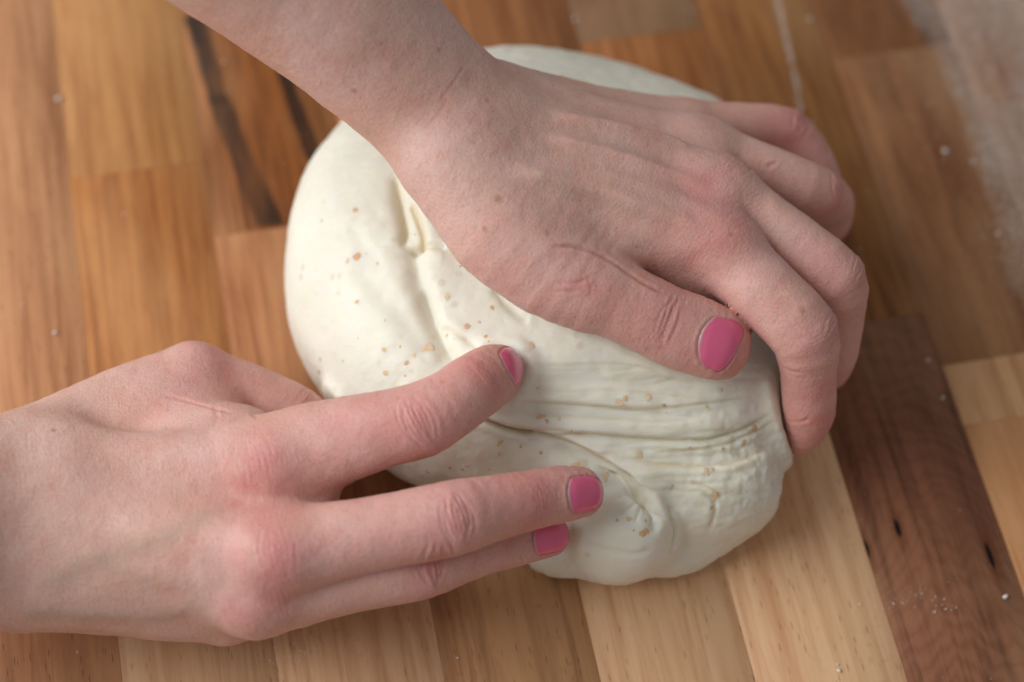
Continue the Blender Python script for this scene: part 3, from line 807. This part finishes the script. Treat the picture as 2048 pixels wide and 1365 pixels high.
# ------------------------------------------------------------------ dough
OUT = [(640, 300, 2.4), (590, 400, 2.0), (568, 520, 1.8), (575, 620, 1.5), (600, 700, 1.3), (640, 790, 1.2), (700, 880, 1.0), (770, 945, 0.9), (900, 1010, 0.8),
       (1060, 1060, 0.7), (1160, 1085, 0.7), (1260, 1098, 0.7), (1340, 1104, 0.7), (1430, 1068, 0.8), (1480, 1038, 0.9), (1540, 980, 1.1), (1570, 930, 1.2), (1582, 850, 1.5), (1604, 740, 2.0), (1630, 600, 2.2),
       (1620, 450, 2.4), (1560, 300, 2.8), (1450, 195, 3.2), (1330, 135, 3.3), (1200, 97, 3.3), (1090, 85, 3.3), (985, 86, 3.2), (850, 130, 3.0), (720, 200, 2.8)]
pts = np.array([P(*o)[:2] for o in OUT]); DC = np.array([0.7, 0.3])
rel = pts - DC; th = np.arctan2(rel[:, 1], rel[:, 0]); rr = np.hypot(rel[:, 0], rel[:, 1]); od = np.argsort(th)
th, rr = th[od], rr[od]
tt = np.linspace(-np.pi, np.pi, 721); RT = np.interp(tt, th, rr, period=2 * np.pi)
ker = np.exp(-np.linspace(-2, 2, 25) ** 2); ker /= ker.sum()
RT = np.convolve(np.concatenate([RT[-13:-1], RT, RT[1:13]]), ker, 'valid')

knot = Ell(P(1245, 1062, 1.75), (1.75, 1.55, 1.85))
lobe = Ell(P(1425, 985, 1.7), (1.9, 1.55, 1.8))
sill = Ell(P(1365, 1072, 0.8), (2.0, 1.05, 0.95), (1, .35, 0), (0, 0, 1))
toe = Ell(P(1150, 1083, 0.9), (1.55, 1.05, 1.1))
def dough_field(X):
    r = X[:, :2] - DC; a = np.arctan2(r[:, 1], r[:, 0])
    rho = np.hypot(r[:, 0], r[:, 1]) / np.interp(a, tt, RT)
    H = 4.25 - 0.9 * sstep(-3.5, -8.0, X[:, 1]) - 0.35 * sstep(3, 8, X[:, 1])
    zc = 1.65; zz = np.where(X[:, 2] > zc, (X[:, 2] - zc) / H, (X[:, 2] - zc) / 2.3)
    qv = (np.abs(rho) ** 2.9 + np.abs(zz) ** 2.5) ** (1 / 2.7)
    d = (qv - 1) * 3.4
    d = smin(d, smin(lobe(X), sill(X), 0.4), 0.6); d = smin(d, smin(knot(X), toe(X), 0.35), 0.16)
    for hf in (HA, HB):
        dh = np.full(len(X), 5.0)
        nr = d < 1.2
        if nr.any(): dh[nr] = hf.field(X[nr])
        d = d - 0.10 * np.exp(-((dh - 0.28) / 0.26) ** 2)      # dough swells up beside the pressing hand
        d = smax(d, -dh + 0.015, 0.16)
    return smax(d, 0.006 - X[:, 2], 0.10)

v, q, g = solid_surface(dough_field, (-8, -10.5, -0.3), (10.5, 11, 7.2), 0.095, 1, 2)
loc = Locator(v, g)
disp = np.zeros(len(v)); tint = np.zeros((len(v), 3))
disp += 0.10 * vnoise(v * 0.45, 31) + 0.035 * vnoise(v * 1.1, 32) + 0.016 * vnoise(v * 3.1, 33) + 0.004 * vnoise(v * 8, 34)
wave = 1 + 0.15 * vnoise(v * 2.0, 41)
def fold(pts, wid, depth, lip=0.4, crease_tint=0.15, step=0.0):
    global disp
    L = loc.line(pts, 10); d, s = poly_dist(v, L, max(1.6, wid * 4))
    if step:                                                  # one sheet lies over the other
        k = np.where(d < 1.6)[0]; i = np.minimum((s[k] * (len(L) - 1)).astype(int), len(L) - 2)
        sd = ((v[k] - L[i]) * np.cross(g[k], L[i + 1] - L[i])).sum(1)
        disp[k] += step * np.tanh(sd / np.linalg.norm(L[i + 1] - L[i], axis=1) / 0.05) * np.exp(-(d[k] / 0.55) ** 2) * sstep(0, 0.2, s[k]) * sstep(1, 0.7, s[k])
    wv = wave
    f = sstep(0, 0.15, s) * sstep(1, 0.85, s)
    disp += f * (-depth * np.exp(-(d / (wid * wv)) ** 2) + 0.5 * depth * lip * np.exp(-((d - wid * 3.0) / (wid * 2.2)) ** 2))
    tint[:, 0] += f * crease_tint * np.exp(-(d / (wid * 1.3)) ** 2)  # colours the line of each fold darker and yellower
# deep valleys between the folded lobes
fold([(775, 330), (800, 400), (822, 480), (835, 560), (862, 640), (893, 720), (905, 760)], 0.30, 0.24, 0.25, 0.05)
fold([(818, 395), (838, 440), (850, 475), (835, 498)], 0.09, 0.13, 0.6, 0.6)
fold([(815, 500), (850, 482), (895, 488)], 0.10, 0.15, 0.5, 0.2)
fold([(785, 340), (798, 400), (808, 455), (800, 492)], 0.09, 0.11, 0.6, 0.5)
fold([(840, 560), (858, 630), (890, 700), (918, 740)], 0.10, 0.10, 0.5, 0.1)
fold([(690, 520), (740, 560), (800, 630), (860, 715)], 0.35, 0.09, 0.3, 0.02)
fold([(870, 645), (905, 655), (945, 690), (960, 705)], 0.07, 0.05, 0.4, 0.2)
fold([(690, 440), (730, 500), (760, 545)], 0.25, 0.05, 0.3, 0.02)
fold([(985, 560), (1010, 600), (1060, 640)], 0.15, 0.08, 0.3, 0.05)
# thick rolls pushed up between the hands
fold([(1035, 768), (1150, 760), (1290, 765), (1440, 785)], 0.24, 0.06, 0.6, 0.0)
fold([(1010, 820), (1120, 826), (1270, 834), (1400, 826), (1540, 795)], 0.20, 0.07, 0.6, 0.0)
fold([(960, 842), (1080, 872), (1200, 880), (1330, 884), (1440, 880), (1560, 838)], 0.22, 0.11, 0.7, 0.0)
fold([(1180, 910), (1290, 920), (1400, 920), (1500, 905), (1570, 870)], 0.20, 0.08, 0.6, 0.0)
fold([(1100, 890), (1200, 925), (1270, 970), (1330, 1020)], 0.16, 0.12, 0.7, 0.0)
fold([(1210, 1000), (1250, 975), (1290, 985), (1320, 1030), (1318, 1080)], 0.14, 0.09, 0.6, 0.0)
# torn seam beside the finger
fold([(930, 838), (975, 850), (1020, 862), (1070, 872)], 0.06, 0.16, 0.6, 0.7, 0.05)
# stretch lines fanning from the finger tip towards the other hand
fold([(955, 838), (1010, 858), (1080, 870), (1130, 885), (1180, 905), (1235, 940), (1290, 985), (1340, 1025)], 0.055, 0.12, 0.3, 0.5, 0.09)
fold([(1090, 874), (1180, 868), (1250, 878), (1330, 880), (1420, 882), (1490, 862), (1560, 828)], 0.05, 0.09, 0.3, 0.4, 0.05)
fold([(1020, 845), (1060, 862), (1120, 862), (1200, 880)], 0.045, 0.03, 0.3, 0.3)
fold([(1045, 725), (1120, 732), (1200, 726), (1290, 735), (1350, 760)], 0.05, 0.02, 0.3, 0.15, 0.012)
fold([(1035, 780), (1130, 785), (1220, 780), (1330, 790), (1430, 800)], 0.05, 0.02, 0.3, 0.12)
fold([(1010, 812), (1090, 806), (1180, 812), (1270, 822), (1340, 815), (1430, 806), (1530, 790)], 0.045, 0.042, 0.3, 0.3, 0.02)
fold([(1010, 830), (1100, 832), (1200, 838), (1300, 846), (1400, 840)], 0.045, 0.022, 0.3, 0.15)
fold([(1320, 902), (1400, 903), (1470, 885), (1562, 848)], 0.05, 0.05, 0.3, 0.35, 0.03)
fold([(1240, 915), (1310, 932), (1390, 938), (1480, 922), (1565, 885)], 0.045, 0.035, 0.3, 0.3, -0.02)
fold([(1190, 930), (1240, 965), (1300, 1000), (1345, 1040)], 0.05, 0.08, 0.3, 0.25, 0.06)
fold([(1215, 955), (1255, 965), (1285, 990), (1305, 1025)], 0.055, 0.10, 0.3, 0.25)
fold([(1282, 990), (1262, 1005), (1236, 1020)], 0.045, 0.06, 0.3, 0.15)
fold([(1288, 996), (1284, 1020), (1270, 1045)], 0.045, 0.055, 0.3, 0.1)
fold([(1292, 990), (1310, 1015), (1318, 1045)], 0.045, 0.055, 0.3, 0.1)
fold([(1345, 1020), (1366, 1055), (1362, 1095), (1345, 1130)], 0.07, 0.07, 0.3, 0.15, 0.05)
fold([(1400, 985), (1430, 1000), (1435, 1030), (1420, 1075)], 0.06, 0.06, 0.3, 0.15)
fold([(1380, 965), (1420, 975), (1450, 1000)], 0.05, 0.05, 0.3, 0.3)
fold([(1140, 1085), (1200, 1108), (1270, 1120), (1330, 1105)], 0.12, 0.04, 0.3, 0.03)
for (x0, y0, x1, y1, x2, y2) in ((1560, 842, 1400, 868, 1190, 898), (1566, 866, 1420, 912, 1215, 922), (1560, 895, 1430, 930, 1235, 938), (1540, 925, 1420, 952, 1255, 955),
                                 (1500, 955, 1400, 968, 1275, 968), (1450, 975, 1380, 985, 1290, 978), (1530, 905, 1430, 900, 1300, 908), (1480, 880, 1380, 892, 1240, 905)):
    fold([(x0, y0), ((x0 + x1) / 2, (y0 + y1) / 2 + 3), (x1, y1), ((x1 + x2) / 2, (y1 + y2) / 2 + 4), (x2, y2)], 0.055, 0.019, 0.5, 0.10, 0.010)   # pleats gathering to the pinch
for i in range(40):                                           # fine drawn skin between the hands
    y = RNG.uniform(730, 935); x = RNG.uniform(1030, 1400); l = RNG.uniform(90, 260); sl = RNG.uniform(-0.04, 0.08) + (y - 820) * 0.0005
    fold([(x, y), (x + l * 0.5, y + l * 0.5 * sl + RNG.uniform(-5, 5)), (x + l, y + l * sl)], RNG.uniform(0.035, 0.09), RNG.uniform(0.006, 0.016), 0.5, 0.05)
# torn, rough side at the right and along the foot
c = P(1490, 930, 3.0); rough = np.exp(-(np.linalg.norm(v - c, axis=1) / 1.7) ** 2) + 0.8 * sstep(1.3, 0.4, v[:, 2]) * sstep(-2, -6, v[:, 1])
disp += rough * (0.05 * vnoise(v * np.array([2.2, 5, 4]), 51) + 0.03 * vnoise(v * 7, 52) + 0.014 * vnoise(v * 14, 53))
v2 = v + g * disp[:, None]
v2[:, 2] = np.maximum(v2[:, 2], 0.005)
me = mesh_np("dough", v2, q)
add_attr(me, "tint", np.clip(tint, 0, 1))
dough = link("dough", me, None, DOUGH)
tag(dough, "large pale ball of wheat dough with bran flecks being kneaded", "dough")

# bran flecks pressed into the dough skin
def fleck_mesh(seed):
    r = np.random.default_rng(seed); n_ = 9
    vs = [(0, 0, 0.020)]
    for rad, z in ((0.62, 0.020), (1.0, -0.012)):
        for i in range(n_):
            a = 2 * math.pi * i / n_; k = r.uniform(0.7, 1.15)
            vs.append((0.1 * rad * k * math.cos(a), 0.1 * rad * k * math.sin(a), z * r.uniform(0.7, 1.3)))
    f = [(0, 1 + i, 1 + (i + 1) % n_) for i in range(n_)]
    tri = list(f)
    for i in range(n_):
        a, b, c_, d_ = 1 + i, 1 + (i + 1) % n_, 1 + n_ + (i + 1) % n_, 1 + n_ + i
        tri += [(a, d_, c_), (a, c_, b)]
    m_ = mesh_np("bran_fleck", np.array(vs), tri); m_.materials.append(BRAN); return m_
FM = [fleck_mesh(s) for s in range(6)]
nrm = vertex_normals(v2, q); loc2 = Locator(v2, nrm)
order = loc2.i
FL = [(707, 412, 1.0), (691, 520, 1.0), (712, 513, 1.5), (755, 527, .8), (711, 602, .8), (895, 592, .9), (935, 652, 1.2), (853, 694, 1.3), (826, 711, 1.1), (768, 700, .9), (770, 746, 1.2), (812, 727, .7),
      (678, 722, .5), (632, 722, .8), (630, 748, .9), (810, 752, .6), (770, 640, .5), (1238, 803, 1.5), (1250, 797, 1.0), (1300, 789, 1.4), (1078, 832, 1.3), (1094, 843, .7), (1065, 682, .9), (1000, 884, 1.2),
      (998, 910, .7), (850, 952, .9), (930, 940, .8), (897, 945, .7), (1075, 776, .6), (1328, 812, .7), (1279, 911, 1.0), (1152, 934, 1.3), (1165, 930, 1.2), (1210, 948, 1.1), (1212, 958, 1.1), (1343, 976, .9),
      (1345, 1016, .9), (1290, 1068, 1.0), (1267, 1062, .5), (1512, 857, 1.1), (1490, 886, .9), (1414, 943, 1.0), (1428, 992, 1.1), (1415, 815, .7), (1443, 780, .8), (1420, 820, .6), (1016, 92, 1.2), (1106, 160, 1.2),
      (1125, 145, .8), (733, 505, .4), (640, 400, .5), (1380, 905, .5), (1235, 1040, .5), (920, 945, .6), (1082, 905, .7), (1450, 900, .5)]
for _ in range(46):
    FL.append((RNG.uniform(620, 1520), RNG.uniform(420, 1080), RNG.uniform(0.3, 0.75)))
def settle(o, p, n_, spin, sc):
    z = Vector(n_); x = z.orthogonal().normalized(); x.rotate(Matrix.Rotation(spin, 3, z)); y = z.cross(x)
    s = Vector(sc)
    o.matrix_world = Matrix(((x[0] * s[0], y[0] * s[1], z[0] * s[2], p[0] * CM), (x[1] * s[0], y[1] * s[1], z[1] * s[2], p[1] * CM), (x[2] * s[0], y[2] * s[1], z[2] * s[2], p[2] * CM), (0, 0, 0, 1)))
for i, (u, w, s) in enumerate(FL):
    ix, miss = loc2.index(u, w, 9, 0.01)
    if miss > 12 or min(HA.field(v2[ix:ix + 1])[0], HB.field(v2[ix:ix + 1])[0]) < 0.12: continue
    o = link("bran_fleck", FM[i % 6], dough)
    settle(o, v2[ix] - nrm[ix] * 0.004, nrm[ix], random.uniform(0, 6.28), (1.32 * s * random.uniform(.8, 1.3), 1.32 * s * random.uniform(.5, 1.0), 0.36))

# ------------------------------------------------------------------ crumbs and flour
def crumb_mesh(seed):
    import bmesh
    r = np.random.default_rng(seed); bm = bmesh.new(); bmesh.ops.create_icosphere(bm, subdivisions=1, radius=0.1 * CM)
    for vv in bm.verts: vv.co *= r.uniform(0.65, 1.25); vv.co.z *= 0.6
    m_ = bpy.data.meshes.new("dough_crumb"); bm.to_mesh(m_); bm.free(); m_.materials.append(FLOUR)
    for p_ in m_.polygons: p_.use_smooth = True
    return m_
CMs = [crumb_mesh(s) for s in range(4)]
CR = [(110, 668, 1.1), (118, 200, 1.6), (448, 125, .9), (2010, 1195, 1.6), (1855, 722, 1.1), (1885, 797, 1.0), (1677, 1342, 1.2), (1622, 247, 1.0), (1945, 325, 1.2), (1620, 40, 1.3), (1150, 40, 1.2),
      (248, 430, .8), (1890, 305, 1.6), (1720, 1210, .7), (915, 1317, .7), (155, 1305, .7), (1995, 470, 1.2), (1675, 1330, .7), (45, 610, .6)]
CL = ['on the orange-brown stave left of the dough, above the hand', 'high up near the left edge, the largest on the left', 'beside the dark streaks under the forearm', 'on the dark stave near its right border, brightest of all', 'on the dark stave near its far end', 'on the dark stave just below the one at its far end', 'near the bottom edge beside the dark stave, larger of two', 'beside the tip of the bent little finger', 'between the flour patch and the curled fingers, nearer the flour edge', 'at the top edge beside the white flour streak', 'at the top edge above the dough', 'on the brown stave above the thumb knuckle', 'flattish, on the brown stave right of the fingers', 'at the border of the pale and the dark stave, lower right', 'at the bottom edge on the brown stave below the ring finger', 'at the bottom left below the wrist', 'at the lower tip of the flour patch near the right edge', 'near the bottom edge beside the dark stave, smaller of two', 'near the left edge above the wrist, the smallest there']
for i, (u, w, s) in enumerate(CR):
    o = link("dough_crumb", CMs[i % 4]); p = P(u, w)
    o.location = (p[0] * CM, p[1] * CM, 0.0004 * s); o.rotation_euler = (0, 0, random.uniform(0, 6)); o.scale = (s * 0.7, s * 0.5, s * 0.5)
    tag(o, "tiny white crumb " + CL[i], "crumb", "crumbs scattered on the worktop")

def dust(name, label, pts, size):
    pts = np.asarray(pts); n_ = len(pts)
    r = size * np.exp(RNG.normal(0, 0.45, n_)); a = RNG.uniform(0, 6.28, n_); z = RNG.uniform(0.004, 0.010, n_)
    V = np.zeros((n_, 4, 3))
    for k in range(4):
        t = a + k * math.pi / 2; rk = r * RNG.uniform(0.5, 1.2, n_)
        V[:, k, 0] = pts[:, 0] + rk * np.cos(t); V[:, k, 1] = pts[:, 1] + rk * np.sin(t); V[:, k, 2] = z + RNG.uniform(0, 0.3, n_) * r
    o = link(name, mesh_np(name, V.reshape(-1, 3), np.arange(n_ * 4).reshape(-1, 4), False), None, FLOUR)
    return tag(o, label, None, None, "stuff")
def ground(u, w):
    d = np.column_stack([(u - CX) / FPX, (w - CY) / FPX, np.ones(len(u))]) @ ROT.T
    return (CAM + d * (-CAM[2] / d[:, 2])[:, None])[:, :2]
n_ = 900000
u = RNG.uniform(1700, 2300, n_); w = RNG.uniform(-260, 640, n_)
inside = (u - (1812 + 0.43 * w)) / 70.0
nz = vnoise(np.column_stack([u * 0.010, w * 0.007, u * 0]), 61) + 0.3 * vnoise(np.column_stack([u * 0.03, w * 0.018, u * 0]), 62)
dens = sstep(-0.35, 0.45, inside + 0.5 * nz) * 0.56 * np.clip(0.52 + 0.34 * nz - 0.25 * sstep(250, 560, w), 0.05, 1) + 0.02 * sstep(-3, 0, inside)
keep = RNG.uniform(0, 1, n_) < dens
dust("flour_patch", "thin layer of white flour dusted over the far right staves", ground(u[keep], w[keep]), 0.009)
S_ = []
for (a, b, wd, cnt) in (((1552, -10), (1583, 120), 3, 420), ((1583, 120), (1603, 225), 3, 260), ((1770, 1225), (1835, 1175), 14, 40), ((1840, 1190), (1890, 1225), 16, 34), ((560, 1330), (640, 1290), 16, 60), ((1300, -20), (1380, 30), 25, 120)):
    t = RNG.uniform(0, 1, cnt)
    S_.append(ground(a[0] + (b[0] - a[0]) * t + RNG.normal(0, wd, cnt), a[1] + (b[1] - a[1]) * t + RNG.normal(0, wd * 0.6, cnt)))
dust("flour_streak", "faint streaks of flour smeared along the wood grain", np.concatenate(S_), 0.014)
x = RNG.uniform(-20, 24, 2600); y = RNG.uniform(-15, 20, 2600)
keep = RNG.uniform(0, 1, 2600) < 0.2 + 0.4 * (x > 7)
dust("flour_sprinkle", "loose grains of flour sprinkled thinly over the worktop", np.column_stack([x, y])[keep], 0.010)
